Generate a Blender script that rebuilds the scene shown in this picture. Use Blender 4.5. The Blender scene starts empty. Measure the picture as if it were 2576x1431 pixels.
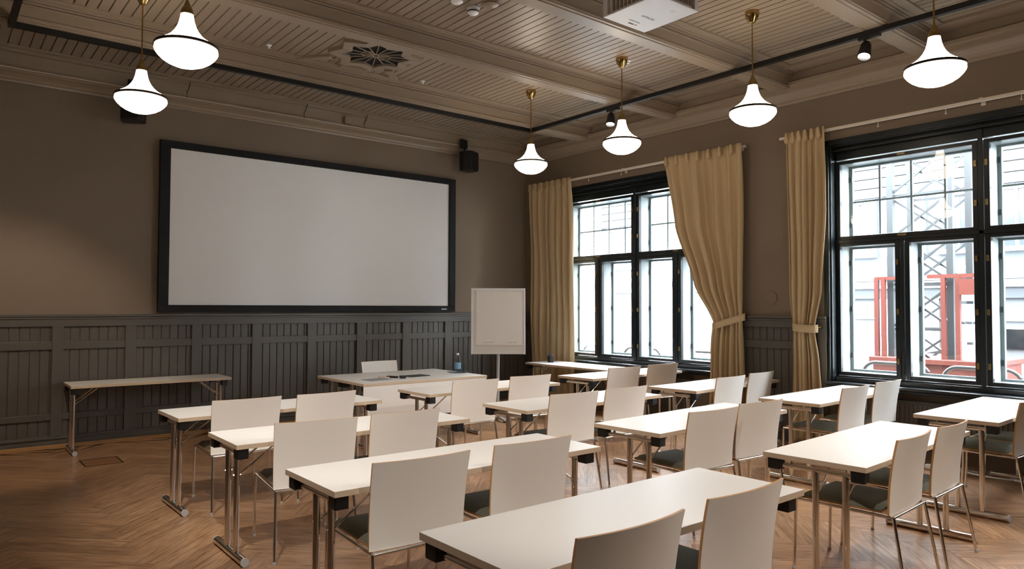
import bpy, bmesh, math, random
from mathutils import Vector, Matrix
random.seed(7)
PI = math.pi
S = bpy.context.scene
COL = S.collection

# ------------------------------------------------------------------ materials
def srgb(r, g, b):
    f = lambda c: (c/12.92 if c <= .04045 else ((c+.055)/1.055)**2.4)
    return (f(r/255), f(g/255), f(b/255), 1)

def mat(name, col, rough=.5, metal=0.0, emit=None, estr=0.0, noise=0.0, nscale=20.0, bump=0.0, spec=.5, trans=0.0, stretch=None, coat=0.0):
    m = bpy.data.materials.new(name); m.use_nodes = True
    nt = m.node_tree; b = nt.nodes['Principled BSDF']
    b.inputs['Base Color'].default_value = col
    b.inputs['Roughness'].default_value = rough
    b.inputs['Metallic'].default_value = metal
    b.inputs['Specular IOR Level'].default_value = spec
    b.inputs['Transmission Weight'].default_value = trans
    b.inputs['Coat Weight'].default_value = coat
    if emit:
        b.inputs['Emission Color'].default_value = emit
        b.inputs['Emission Strength'].default_value = estr
    if noise or bump:
        tc = nt.nodes.new('ShaderNodeTexCoord')
        nz = nt.nodes.new('ShaderNodeTexNoise'); nz.inputs['Scale'].default_value = nscale; nz.inputs['Detail'].default_value = 4
        src = tc.outputs['Object']
        if stretch:
            mp = nt.nodes.new('ShaderNodeMapping'); mp.inputs['Scale'].default_value = stretch
            nt.links.new(src, mp.inputs['Vector']); src = mp.outputs['Vector']
        nt.links.new(src, nz.inputs['Vector'])
        if noise:
            mx = nt.nodes.new('ShaderNodeMix'); mx.data_type = 'RGBA'
            mx.inputs['A'].default_value = tuple(c*(1-noise) for c in col[:3]) + (1,)
            mx.inputs['B'].default_value = tuple(min(1, c*(1+noise)) for c in col[:3]) + (1,)
            nt.links.new(nz.outputs['Fac'], mx.inputs['Factor'])
            nt.links.new(mx.outputs['Result'], b.inputs['Base Color'])
        if bump:
            bp = nt.nodes.new('ShaderNodeBump'); bp.inputs['Strength'].default_value = bump; bp.inputs['Distance'].default_value = .004
            nt.links.new(nz.outputs['Fac'], bp.inputs['Height'])
            nt.links.new(bp.outputs['Normal'], b.inputs['Normal'])
    return m

def glass_mat(name, tint=(.988, .998, 1, 1), refl=.08):
    m = bpy.data.materials.new(name); m.use_nodes = True
    nt = m.node_tree; nt.nodes.clear()
    out = nt.nodes.new('ShaderNodeOutputMaterial')
    tr = nt.nodes.new('ShaderNodeBsdfTransparent'); tr.inputs['Color'].default_value = tint
    gl = nt.nodes.new('ShaderNodeBsdfGlossy'); gl.inputs['Roughness'].default_value = .02
    lw = nt.nodes.new('ShaderNodeLayerWeight'); pw = nt.nodes.new('ShaderNodeMath'); pw.operation = 'POWER'; pw.inputs[1].default_value = 5
    ma = nt.nodes.new('ShaderNodeMath'); ma.operation = 'MULTIPLY_ADD'; ma.inputs[1].default_value = .9; ma.inputs[2].default_value = refl*.5
    mx = nt.nodes.new('ShaderNodeMixShader')
    nt.links.new(lw.outputs['Facing'], pw.inputs[0]); nt.links.new(pw.outputs[0], ma.inputs[0]); nt.links.new(ma.outputs[0], mx.inputs['Fac'])
    nt.links.new(tr.outputs['BSDF'], mx.inputs[1]); nt.links.new(gl.outputs['BSDF'], mx.inputs[2])
    nt.links.new(mx.outputs['Shader'], out.inputs['Surface'])
    return m

M = {}
M['wall'] = mat('wall_taupe_paint', srgb(127, 111, 93), .75, noise=.04, nscale=3, bump=.05)
M['panel'] = mat('wainscot_paint', srgb(88, 83, 76), .42, noise=.03, nscale=6)
M['ceil'] = mat('ceiling_paint', srgb(147, 131, 113), .36, noise=.015, nscale=3)
M['white'] = mat('white_laminate', srgb(242, 239, 235), .38, noise=.01, nscale=4)
M['edge'] = mat('desk_edge_band', srgb(206, 184, 158), .5, noise=.05, nscale=30)
M['chairwhite'] = mat('chair_laminate', srgb(247, 242, 234), .38, noise=.012, nscale=60)
M['ply'] = mat('plywood_edge', srgb(196, 148, 98), .5, noise=.12, nscale=90)
M['fabric'] = mat('seat_fabric', srgb(120, 121, 106), .9, noise=.15, nscale=160, bump=.3)
M['chrome'] = mat('chrome', (.78, .76, .73, 1), .12, 1.0, noise=.02, nscale=5)
M['black'] = mat('black_plastic', srgb(20, 20, 21), .45, noise=.1, nscale=60)
M['track'] = mat('black_track_metal', srgb(14, 14, 14), .4, noise=.1, nscale=30)
M['screenframe'] = mat('black_velvet_border', srgb(9, 9, 10), .8, noise=.1, nscale=60)
M['screen'] = mat('projection_fabric', srgb(248, 248, 248), .7, noise=.008, nscale=2)
M['brass'] = mat('polished_brass', srgb(190, 160, 104), .2, 1.0, noise=.05, nscale=20)
M['brassdark'] = mat('aged_brass', srgb(150, 128, 84), .32, 1.0, noise=.1, nscale=30)
M['shade'] = mat('lit_opal_glass', srgb(250, 242, 228), .25, emit=srgb(255, 238, 216), estr=6, noise=.01, nscale=5)
M['shadeband'] = mat('dark_bronze_band', srgb(40, 32, 26), .4, .6, noise=.1, nscale=30)
M['lens'] = mat('lit_spot_lens', srgb(255, 250, 245), .2, emit=srgb(255, 244, 232), estr=8, noise=.01, nscale=5)
M['winframe'] = mat('dark_window_paint', srgb(15, 23, 26), .3, noise=.08, nscale=10)
M['outersash'] = mat('pale_sash_paint', srgb(112, 122, 123), .45, noise=.04, nscale=10)
M['glass'] = glass_mat('window_glass')
M['curtain'] = mat('curtain_linen', srgb(196, 172, 134), .85, noise=.1, nscale=260, bump=.25, stretch=(1, 1, .25))
M['rail'] = mat('white_rail', srgb(226, 214, 200), .35, noise=.02, nscale=10)
M['whiteplastic'] = mat('white_plastic', srgb(244, 245, 248), .35, noise=.02, nscale=10)
M['greyplastic'] = mat('grey_plastic', srgb(190, 190, 192), .4, noise=.03, nscale=20)
M['paper'] = mat('flip_paper', srgb(248, 246, 245), .7, noise=.015, nscale=4)
M['boardgrey'] = mat('flip_board_grey', srgb(232, 230, 227), .45, noise=.02, nscale=10)
M['rad'] = mat('radiator_paint', srgb(92, 84, 76), .45, noise=.05, nscale=10)
M['skirt'] = mat('oak_edge_strip', srgb(176, 132, 84), .45, noise=.15, nscale=14, stretch=(.3, 6, 6))
M['ink'] = mat('printed_ink', srgb(60, 62, 70), .6, noise=.05, nscale=30)
M['inklight'] = mat('pale_printed_ink', srgb(150, 152, 158), .6, noise=.05, nscale=30)
M['inkteal'] = mat('teal_printed_ink', srgb(130, 170, 178), .6, noise=.05, nscale=30)
M['inkred'] = mat('red_printed_ink', srgb(150, 90, 92), .6, noise=.05, nscale=30)
M['grille'] = mat('grille_light_tint', srgb(150, 130, 108), .6, noise=.1, nscale=30)  # tan tint paints warm light onto white plastic slats
M['petclear'] = glass_mat('clear_bottle', (.86, .92, .95, 1))
M['bluelabel'] = mat('blue_bottle_label', srgb(120, 160, 185), .45, noise=.2, nscale=60)
M['marker1'] = mat('green_marker', srgb(30, 140, 110), .4, noise=.05, nscale=30)
M['marker2'] = mat('red_marker', srgb(170, 60, 70), .4, noise=.05, nscale=30)
M['marker3'] = mat('blue_marker', srgb(40, 70, 150), .4, noise=.05, nscale=30)
M['greypaper'] = mat('grey_folder', srgb(150, 150, 156), .6, noise=.04, nscale=20)
M['beige'] = mat('beige_card', srgb(196, 172, 150), .6, noise=.06, nscale=20)
M['red'] = mat('hoist_red_paint', srgb(74, 25, 16), .5, noise=.08, nscale=6)
M['galv'] = mat('galvanised_steel', srgb(40, 45, 48), .5, .2, noise=.08, nscale=12)
M['facade'] = mat('facade_render', srgb(226, 230, 233), .8, noise=.03, nscale=1.5)
M['facade2'] = mat('facade_grey_boards_band_shade', srgb(52, 56, 59), .7, noise=.04, nscale=3)
M['facadedk'] = mat('facade_grey_lintel_gap_shade', srgb(38, 44, 48), .7, noise=.04, nscale=3)
M['facglass'] = mat('facade_window_glass', srgb(42, 49, 53), .15, noise=.15, nscale=1.5)
M['hoop'] = mat('hoop_paint', srgb(56, 59, 61), .4, noise=.04, nscale=12)
M['asphalt'] = mat('asphalt', srgb(80, 82, 84), .9, noise=.15, nscale=30)
M['pave'] = mat('pavement', srgb(84, 86, 86), .9, noise=.1, nscale=12)
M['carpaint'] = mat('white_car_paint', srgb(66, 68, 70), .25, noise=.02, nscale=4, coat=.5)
M['carglass'] = mat('dark_car_glass', srgb(14, 18, 21), .1, noise=.1, nscale=3)
M['tyre'] = mat('tyre_rubber', srgb(10, 11, 11), .8, noise=.1, nscale=20)
M['dark'] = mat('vent_shade_paint', srgb(10, 10, 10), .8, noise=.1, nscale=20)
M['lid'] = mat('oak_lid', srgb(134, 97, 66), .4, noise=.15, nscale=14, stretch=(.3, 6, 6))
M['hatch'] = mat('hatch_metal', srgb(70, 58, 46), .4, .6, noise=.1, nscale=20)

def wood_floor():
    m = bpy.data.materials.new('oak_herringbone'); m.use_nodes = True
    nt = m.node_tree; b = nt.nodes['Principled BSDF']
    uv = nt.nodes.new('ShaderNodeUVMap'); uv.uv_map = 'plank'
    at = nt.nodes.new('ShaderNodeAttribute'); at.attribute_name = 'tone'
    mp = nt.nodes.new('ShaderNodeMapping'); mp.inputs['Scale'].default_value = (2.2, 26, 1)
    nz = nt.nodes.new('ShaderNodeTexNoise'); nz.inputs['Scale'].default_value = 1.6; nz.inputs['Detail'].default_value = 7; nz.inputs['Distortion'].default_value = 1.2
    nz.noise_dimensions = '3D'
    nt.links.new(uv.outputs['UV'], mp.inputs['Vector']); nt.links.new(mp.outputs['Vector'], nz.inputs['Vector'])
    r1 = nt.nodes.new('ShaderNodeValToRGB')
    r1.color_ramp.elements[0].position = .3; r1.color_ramp.elements[0].color = srgb(136, 98, 68)
    r1.color_ramp.elements[1].position = .72; r1.color_ramp.elements[1].color = srgb(200, 160, 122)
    nt.links.new(nz.outputs['Fac'], r1.inputs['Fac'])
    hs = nt.nodes.new('ShaderNodeMix'); hs.data_type = 'RGBA'; hs.blend_type = 'MULTIPLY'; hs.inputs['Factor'].default_value = 1
    r2 = nt.nodes.new('ShaderNodeValToRGB')
    r2.color_ramp.elements[0].color = (.72, .70, .68, 1); r2.color_ramp.elements[1].color = (1.0, 1.0, 1.0, 1)
    nt.links.new(at.outputs['Fac'], r2.inputs['Fac'])
    nt.links.new(r1.outputs['Color'], hs.inputs['A']); nt.links.new(r2.outputs['Color'], hs.inputs['B'])
    nt.links.new(hs.outputs['Result'], b.inputs['Base Color'])
    b.inputs['Roughness'].default_value = .30
    bp = nt.nodes.new('ShaderNodeBump'); bp.inputs['Strength'].default_value = .12; bp.inputs['Distance'].default_value = .003
    nt.links.new(nz.outputs['Fac'], bp.inputs['Height']); nt.links.new(bp.outputs['Normal'], b.inputs['Normal'])
    return m
M['floor'] = wood_floor()

# ------------------------------------------------------------------ mesh builder
class MB:
    def __init__(s): s.bm = bmesh.new(); s.mi = 0
    def _fin(s, fs):
        for f in fs: f.material_index = s.mi
        return fs
    def box(s, x0, x1, y0, y1, z0, z1, mtx=None):
        if x0 > x1: x0, x1 = x1, x0
        if y0 > y1: y0, y1 = y1, y0
        if z0 > z1: z0, z1 = z1, z0
        vs = [s.bm.verts.new(Vector((x, y, z)) if mtx is None else mtx @ Vector((x, y, z))) for z in (z0, z1) for y in (y0, y1) for x in (x0, x1)]
        idx = ((0, 2, 3, 1), (4, 5, 7, 6), (0, 1, 5, 4), (2, 6, 7, 3), (0, 4, 6, 2), (1, 3, 7, 5))
        return s._fin([s.bm.faces.new([vs[i] for i in q]) for q in idx])
    def bar(s, p, q, w, h=None, up=(0, 0, 1)):
        h = h or w
        p, q = Vector(p), Vector(q); d = (q-p).normalized(); u = Vector(up)
        if abs(d.dot(u)) > .98: u = Vector((0, 1, 0))
        a = d.cross(u).normalized(); b = a.cross(d).normalized()
        mtx = Matrix.Translation(p) @ Matrix((a, d, b)).transposed().to_4x4()
        return s.box(-w/2, w/2, 0, (q-p).length, -h/2, h/2, mtx)
    def tube(s, pts, r, seg=12, caps=True, r2=None):
        pts = [Vector(p) for p in pts]; rings = []
        n = len(pts)
        for i, p in enumerate(pts):
            d = (pts[min(i+1, n-1)]-pts[max(i-1, 0)]).normalized()
            u = Vector((0, 0, 1)) if abs(d.z) < .9 else Vector((0, 1, 0))
            a = d.cross(u).normalized(); b = d.cross(a).normalized()
            rr = r if r2 is None else r + (r2-r)*i/(n-1)
            rings.append([s.bm.verts.new(p + (a*math.cos(2*PI*k/seg)+b*math.sin(2*PI*k/seg))*rr) for k in range(seg)])
        fs = []
        for i in range(n-1):
            for k in range(seg):
                fs.append(s.bm.faces.new([rings[i][k], rings[i][(k+1) % seg], rings[i+1][(k+1) % seg], rings[i+1][k]]))
        if caps:
            fs.append(s.bm.faces.new(rings[0])); fs.append(s.bm.faces.new(rings[-1][::-1]))
        return s._fin(fs)
    def lathe(s, prof, seg=32, c=(0, 0, 0)):
        c = Vector(c); rings = []
        for r, z in prof:
            if r < 1e-5: rings.append([s.bm.verts.new(c+Vector((0, 0, z)))])
            else: rings.append([s.bm.verts.new(c+Vector((r*math.cos(2*PI*k/seg), r*math.sin(2*PI*k/seg), z))) for k in range(seg)])
        fs = []
        for A, B in zip(rings, rings[1:]):
            for k in range(seg):
                k2 = (k+1) % seg
                if len(A) == 1 and len(B) == 1: continue
                if len(A) == 1: fs.append(s.bm.faces.new([A[0], B[k2], B[k]]))
                elif len(B) == 1: fs.append(s.bm.faces.new([A[k], A[k2], B[0]]))
                else: fs.append(s.bm.faces.new([A[k], A[k2], B[k2], B[k]]))
        return s._fin(fs)
    def prism(s, poly, axis, a0, a1):
        """poly: 2-D points; axis 'x': (y,z) extruded in x; 'y': (x,z); 'z': (x,y)"""
        def P(u, v, a): return {'x': (a, u, v), 'y': (u, a, v), 'z': (u, v, a)}[axis]
        A = [s.bm.verts.new(P(u, v, a0)) for u, v in poly]; B = [s.bm.verts.new(P(u, v, a1)) for u, v in poly]
        n = len(poly); fs = [s.bm.faces.new(A), s.bm.faces.new(B[::-1])]
        for i in range(n): fs.append(s.bm.faces.new([A[i], A[(i+1) % n], B[(i+1) % n], B[i]]))
        return s._fin(fs)
    def grid(s, f, nu, nv, thick=None):
        """f(i,j)->Vector ; a sheet of (nu+1)x(nv+1) points"""
        V = [[s.bm.verts.new(f(i/nu, j/nv)) for j in range(nv+1)] for i in range(nu+1)]
        return V, s._fin([s.bm.faces.new([V[i][j], V[i+1][j], V[i+1][j+1], V[i][j+1]]) for i in range(nu) for j in range(nv)])
    def build(s, name, mats, parent=None, smooth=False, bevel=0, loc=None, rot=None, recalc=True, angle=40):
        if recalc: bmesh.ops.recalc_face_normals(s.bm, faces=s.bm.faces[:])
        me = bpy.data.meshes.new(name); s.bm.to_mesh(me); s.bm.free()
        for m in (mats if isinstance(mats, (list, tuple)) else [mats]): me.materials.append(m)
        if smooth:
            for p in me.polygons: p.use_smooth = True
        o = bpy.data.objects.new(name, me); COL.objects.link(o)
        if smooth:
            me.set_sharp_from_angle(angle=math.radians(angle))
        if parent: o.parent = parent
        if loc: o.location = loc
        if rot: o.rotation_euler = rot
        if bevel:
            bv = o.modifiers.new('edge', 'BEVEL'); bv.width = bevel; bv.segments = 2; bv.limit_method = 'ANGLE'; bv.angle_limit = math.radians(50)
        return o

def tag(o, label=None, cat=None, group=None, kind=None):
    if label: o['label'] = label
    if cat: o['category'] = cat
    if group: o['group'] = group
    if kind: o['kind'] = kind
    return o
def thing(name, label, cat, loc=(0, 0, 0), rz=0, group=None):
    o = bpy.data.objects.new(name, None); COL.objects.link(o)
    o.location = loc; o.rotation_euler = (0, 0, rz); o.empty_display_size = .1
    return tag(o, label, cat, group)
def struct(o, label=None):
    o['kind'] = 'structure'
    if label: o['label'] = label
    return o
def dup(root, loc, rz=0, label=None, group=None):
    def cp(o, par):
        c = o.copy(); COL.objects.link(c); c.parent = par
        for ch in list(o.children): cp(ch, c)
        return c
    r = cp(root, None)
    r.location = loc; r.rotation_euler = (0, 0, rz)
    if label: r['label'] = label
    if group: r['group'] = group
    return r
def text_mesh(name, body, size, m, parent, mtx):
    cu = bpy.data.curves.new(name, 'FONT'); cu.body = body; cu.size = size; cu.align_x = 'CENTER'; cu.align_y = 'CENTER'; cu.extrude = .0004
    t = bpy.data.objects.new(name, cu); COL.objects.link(t)
    me = bpy.data.meshes.new_from_object(t.evaluated_get(bpy.context.evaluated_depsgraph_get()))
    bpy.data.objects.remove(t); bpy.data.curves.remove(cu)
    me.name = name; me.materials.clear(); me.materials.append(m)
    o = bpy.data.objects.new(name, me); COL.objects.link(o); o.parent = parent; o.matrix_local = mtx
    return o

# ------------------------------------------------------------------ room dimensions (metres)
XL, XR = -.95, 8.05       # left wall, window wall
YB, YF = -2.6, 9.56       # back wall, screen wall
ZC = 4.40                 # underside of ceiling boards
ZB = 4.20                 # underside of beams
W1, W2 = 7.168, 2.615     # centres of the two windows along y
WH = 1.535                # half width of a window opening
ZS, ZT = .76, 3.50        # opening bottom / top

# floor: planks in a herringbone, one mesh
def build_floor():
    bm = bmesh.new(); uvl = bm.loops.layers.uv.new('plank'); tl = bm.loops.layers.float_color.new('tone')
    L, W = .84, .14; g = .0012
    ca = sa = math.sqrt(.5)
    x0, x1, y0, y1 = XL, XR+.2, YB, YF
    def put(ax, ay, w, h, horiz):
        pts = [(ax+g, ay+g), (ax+w-g, ay+g), (ax+w-g, ay+h-g), (ax+g, ay+h-g)]
        P = [((px*ca-py*sa)+3.5, (px*sa+py*ca)+3.5) for px, py in pts]
        if max(p[0] for p in P) < x0 or min(p[0] for p in P) > x1 or max(p[1] for p in P) < y0 or min(p[1] for p in P) > y1: return
        f = bm.faces.new([bm.verts.new((min(max(p[0], x0), x1), min(max(p[1], y0), y1), 0)) for p in P])
        ou, ov, t = random.uniform(0, 50), random.uniform(0, 50), random.random()
        uvs = [(0, 0), (w, 0), (w, h), (0, h)] if horiz else [(0, 0), (0, w), (h, w), (h, 0)]
        for lp, (u, v) in zip(f.loops, uvs):
            lp[uvl].uv = (u+ou, v+ov); lp[tl] = (t, t, t, 1)
    for k in range(-160, 160):
        for j in range(-14, 15):
            bx, by = k*W + j*L, k*W - j*L
            put(bx, by, L, W, True)
            put(bx+L-W, by-L, W, L, False)
    bmesh.ops.dissolve_degenerate(bm, dist=1e-5, edges=bm.edges[:])
    # dark sub-floor below the joints
    vs = [bm.verts.new(p) for p in ((x0-.3, y0-.3, -.004), (x1+.1, y0-.3, -.004), (x1+.1, y1+.3, -.004), (x0-.3, y1+.3, -.004))]
    f = bm.faces.new(vs); f.material_index = 1
    for f in bm.faces:
        if f.normal.z < 0: f.normal_flip()
    me = bpy.data.meshes.new('floor'); bm.to_mesh(me); bm.free()
    me.materials.append(M['floor']); me.materials.append(M['hatch'])
    o = bpy.data.objects.new('floor', me); COL.objects.link(o)
    return struct(o, 'oak herringbone floor')
build_floor()

b = MB(); b.box(XL-.3, XR+.5, YF, YF+.3, -.1, 4.7); struct(b.build('wall_front', M['wall']), 'taupe wall behind the projection screen')
b = MB(); b.box(XL-.3, XL, YB-.3, YF, -.1, 4.7); struct(b.build('wall_left', M['wall']))
b = MB(); b.box(XL, XR+.5, YB-.3, YB, -.1, 4.7); struct(b.build('wall_back', M['wall']))
b = MB()
XO = XR+.42
segs = [(YB, W2-WH), (W2+WH, W1-WH), (W1+WH, YF)]
for y0, y1 in segs: b.box(XR, XO, y0, y1, -.1, 4.7)
for c in (W1, W2):
    b.box(XR, XO, c-WH, c+WH, ZT, 4.7)
    b.box(XR+.14, XO, c-WH, c+WH, -.1, ZS)
struct(b.build('wall_right', M['wall']), 'taupe wall with the two tall windows')

# ceiling boards, frames, beams
BEAMS = [(7.84, 8.10), (6.15, 6.36), (4.50, 4.70), (2.90, 3.11), (1.28, 1.49), (-.34, -.13), (-1.96, -1.75)]
b = MB(); b.box(XL-.3, XR+.5, YB-.3, YF+.3, ZC+.018, ZC+.3)
pitch = .0966; x = XL
while x < XR:
    b.box(x+.006, x+pitch-.006, YB, YF, ZC, ZC+.02); x += pitch
struct(b.build('ceiling', M['ceil']), 'grooved board ceiling')
for i, (y0, y1) in enumerate(BEAMS):
    b = MB()
    b.box(XL, XR-.12, y0, y1, ZB, ZC+.02)
    b.box(XL, XR-.12, y0-.012, y0+.02, ZB+.012, ZB+.028)        # lower bead
    b.box(XL, XR-.12, y0-.02, y1+.02, ZB+.125, ZB+.145)
    b.box(XL, XR-.12, y0-.034, y1+.034, ZB+.15, ZB+.168)
    b.box(XL, XR-.12, y0-.15, y1+.15, ZC-.018, ZC+.01)           # flat frame strip each side
    b.box(XL, XR-.12, y0-.06, y1+.06, ZC-.03, ZC-.01)
    b.box(XL, XR-.12, y0+.035, y1-.035, ZB-.008, ZB+.01)
    struct(b.build('ceiling_beam', M['ceil'], bevel=.003))
# side frame strips and cornices
b = MB()
b.box(XR-.36, XR-.12, YB, YF-.1, ZC-.016, ZC+.012); b.box(XR-.40, XR-.34, YB, YF-.1, ZC-.026, ZC)
b.prism([(XR+.02, 4.05), (XR-.03, 4.05), (XR-.035, 4.075), (XR-.06, 4.085), (XR-.075, 4.115), (XR-.13, 4.16), (XR-.17, 4.17), (XR-.17, 4.215), (XR-.21, 4.225), (XR-.21, 4.26), (XR-.13, 4.30), (XR-.13, ZC+.01), (XR+.02, ZC+.01)], 'y', YB, YF)
struct(b.build('trim_1', M['ceil']), 'ceiling cornice above the windows')
b = MB()
b.box(XL, XR, YF-.24, YF-.1, ZC-.02, ZC+.012); b.box(XL, XR, YF-.17, YF-.1, ZC-.05, ZC)
b.prism([(YF+.02, 4.05), (YF-.03, 4.05), (YF-.035, 4.07), (YF-.055, 4.08), (YF-.07, 4.105), (YF-.115, 4.135), (YF-.135, 4.14), (YF-.135, 4.16), (YF-.155, 4.17), (YF-.155, 4.19), (YF-.115, 4.205), (YF-.115, ZC+.01), (YF+.02, ZC+.01)], 'x', XL, XR-.1)
struct(b.build('trim_2', M['ceil']), 'ceiling cornice above the projection screen')

# wainscot
def wainscot(b, u0, u1, stiles, put, top=1.50):
    """put(u0,u1,d0,d1,z0,z1): box between depth d (into room) values"""
    put(u0, u1, -.02, .002, .0, top-.02)                       # backing
    u = u0                                                     # tongue and groove boards
    while u < u1-.01:
        put(u+.005, min(u+.096, u1)-.005, .0, .014, .06, top-.06); u += .096
    put(u0, u1, .0, .04, 1.362, top-.03)                       # top rail
    put(u0, u1, .0, .036, 1.104, 1.194)                        # upper rail
    put(u0, u1, .0, .036, .315, .385)                          # lower rail
    put(u0, u1, .0, .04, .0, .135)                             # plinth
    put(u0, u1, .0, .055, .105, .125)
    put(u0, u1, .0, .052, top-.055, top-.034)
    put(u0, u1, -.01, .062, top-.03, top)                      # cap
    for a, c in stiles: put(a, c, .0, .044, .13, 1.366)
FST = [(-.87, -.75), (-.2, -.06), (.42, .54), (1.084, 1.195), (1.822, 1.94), (2.567, 2.687), (3.318, 3.442), (4.081, 4.199), (4.827, 4.978), (5.587, 5.71), (6.356, 6.496), (7.10, 7.23), (7.85, 8.0)]
b = MB(); wainscot(b, XL, XR, FST, lambda u0, u1, d0, d1, z0, z1: b.box(u0, u1, YF-d1, YF-d0, z0, z1))
struct(b.build('trim_3', M['panel'], bevel=.003), 'dark grey-brown panelled wainscot under the screen')
b = MB()
for (y0, y1), st in zip(segs, ([(YB, YB+.1), (-1.4, -1.28), (0, .12), (W2-WH-.1, W2-WH)], [(W2+WH, W2+WH+.1), (W1-WH-.11, W1-WH)], [(W1+WH, W1+WH+.1)])):
    wainscot(b, y0, y1, st, lambda u0, u1, d0, d1, z0, z1: b.box(XR-d1, XR-d0, u0, u1, z0, z1))
struct(b.build('trim_4', M['panel'], bevel=.003), 'dark grey-brown wainscot on the window wall')
b = MB(); b.box(XL, XR-.05, YF-.075, YF-.05, 0, .045); struct(b.build('baseboard_front', M['skirt'], bevel=.004), 'light oak strip at the foot of the wainscot')
b = MB(); b.box(XL, XL+.02, YB, YF-.08, 0, .12); struct(b.build('baseboard_left', M['panel'], bevel=.003))

# ------------------------------------------------------------------ windows
GZ = [(.868, 2.305), (2.42, 3.255)]
def make_window(name, yc, label):
    r = bpy.data.objects.new(name, None); COL.objects.link(r); r.location = (0, yc, 0); struct(r, label)
    f = MB(); F0, F1 = XR+.02, XO-.01
    H = WH
    f.box(F0, F1, -H, -H+.045, ZS, ZT); f.box(F0, F1, H-.045, H, ZS, ZT)
    f.box(F0, F1, -H+.045, H-.045, ZT-.05, ZT); f.box(F0+.05, F1, -H+.045, H-.045, ZS, ZS+.05)
    f.box(F0-.035, F0+.02, -H-.03, -H+.03, ZS, ZT+.02); f.box(F0-.035, F0+.02, H-.03, H+.03, ZS, ZT+.02)   # casing bead
    f.box(F0-.035, F0+.02, -H-.03, H+.03, ZT-.03, ZT+.03)
    f.box(F0+.02, F0+.06, -H+.04, H-.04, 3.40, 3.42)
    f.box(XR+.13, XR+.2, -H+.04, H-.04, 3.31, ZT-.04)
    f.box(XR+.13, XR+.2, -H+.04, -H+.06, ZS, ZT-.04); f.box(XR+.13, XR+.2, H-.06, H-.04, ZS, ZT-.04)
    f.box(XR+.13, XR+.2, -H+.04, H-.04, ZS+.04, .82)
    f.box(XR+.11, F1, -.022, .022, ZS+.05, ZT-.05)                               # centre post
    f.box(XR+.11, F1, -H+.045, H-.045, 2.345, 2.38)                              # transom
    for s in (-1, 1): f.box(XR+.12, F1, s*.7625-.016, s*.7625+.016, ZS+.05, 2.345)
    f.build('frame', M['winframe'], r, bevel=.003)
    sb = MB(); sb.box(XR-.065, XR+.16, -H-.02, H+.02, ZS-.035, ZS+.0); sb.box(XR-.045, XR-.02, -H-.01, H+.01, ZS-.07, ZS-.035)
    sb.build('sill', M['winframe'], r, bevel=.008)
    lights = [(.077, 1.437, 1), (-1.437, -.077, 1), (.838, 1.445, 0), (.077, .687, 0), (-.687, -.077, 0), (-1.445, -.838, 0)]
    for y0, y1, up in lights:
        z0, z1 = GZ[up]; w = .05
        s = MB(); X0, X1 = XR+.125, XR+.175
        s.box(X0, X1, y0-w, y0, z0-w*.8, z1+w*.8); s.box(X0, X1, y1, y1+w, z0-w*.8, z1+w*.8)
        s.box(X0, X1, y0, y1, z0-w*.8, z0); s.box(X0, X1, y0, y1, z1, z1+w*.8)
        so = s.build('sash', M['winframe'], r, bevel=.004)
        g = MB(); g.box(XR+.148, XR+.152, y0, y1, z0, z1); g.build('pane', M['glass'], so)
        # brass latches on the stile nearest the middle of the window
        st = (y0-w*.55) if (y0+y1) > 0 else (y1+w*.55)
        if up == 0 and abs(y0+y1)/2 > .8: st = (y0-w*.55) if (y0+y1) > 0 else (y1+w*.55)
        for zz in ((2.66, 3.06) if up else (1.02, 1.56, 2.1)):
            l = MB(); l.box(X0-.012, X0, st-.012, st+.012, zz-.03, zz+.03); l.tube([(X0-.022, st, zz+.004), (X0-.004, st, zz+.004)], .008, 8)
            l.build('latch', M['brassdark'], so)
        if up:
            ym = (y0+y1)/2
            l = MB(); l.box(X0-.012, X0, ym-.045, ym+.045, z0-.036, z0-.014); l.build('latch', M['brassdark'], so)
            l = MB(); l.box(X0-.012, X0, ym-.04, ym+.04, z1+.012, z1+.03); l.build('latch', M['brassdark'], so)
        # pale outer sash with its own bars
        q = MB(); A, B = XO-.06, XO-.015; w2 = .035
        q.box(A, B, y0-.02, y0+w2, z0-.02, z1+.02); q.box(A, B, y1-w2, y1+.02, z0-.02, z1+.02)
        q.box(A, B, y0+w2, y1-w2, z0-.02, z0+w2*.6); q.box(A, B, y0+w2, y1-w2, z1-w2*.6, z1+.02)
        q.box(XR+.178, A, y0-.012, y0-.002, z0-.01, z1+.01); q.box(XR+.178, A, y1+.002, y1+.012, z0-.01, z1+.01)  # pale reveal lining
        q.box(XR+.178, A, y0-.01, y1+.01, z1+.002, z1+.012); q.box(XR+.178, A, y0-.01, y1+.01, z0-.014, z0-.004)
        if up:
            for k in (1, 2, 3):
                yy = y0+(y1-y0)*k/4; q.box(A+.01, B-.005, yy-.011, yy+.011, z0, z1)
            zz = (z0+z1)/2; q.box(A+.012, B-.007, y0, y1, zz-.011, zz+.011)
        qo = q.build('outer_sash', M['outersash'], r, bevel=.002); qo['label'] = 'pale outer sash behind the dark inner one'
        for zz in ((z0+.15, z1-.15) if up else (z0+.18, (z0+z1)/2, z1-.18)):
            h = MB(); h.box(A-.012, A-.001, y1-w2+.004, y1-.006, zz-.03, zz+.03); h.build('hinge', M['winframe'], qo)
    return r
make_window('window_1', W1, 'dark framed window nearer the screen wall')
make_window('window_2', W2, 'dark framed window farther from the screen, red hoist seen outside')

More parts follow.
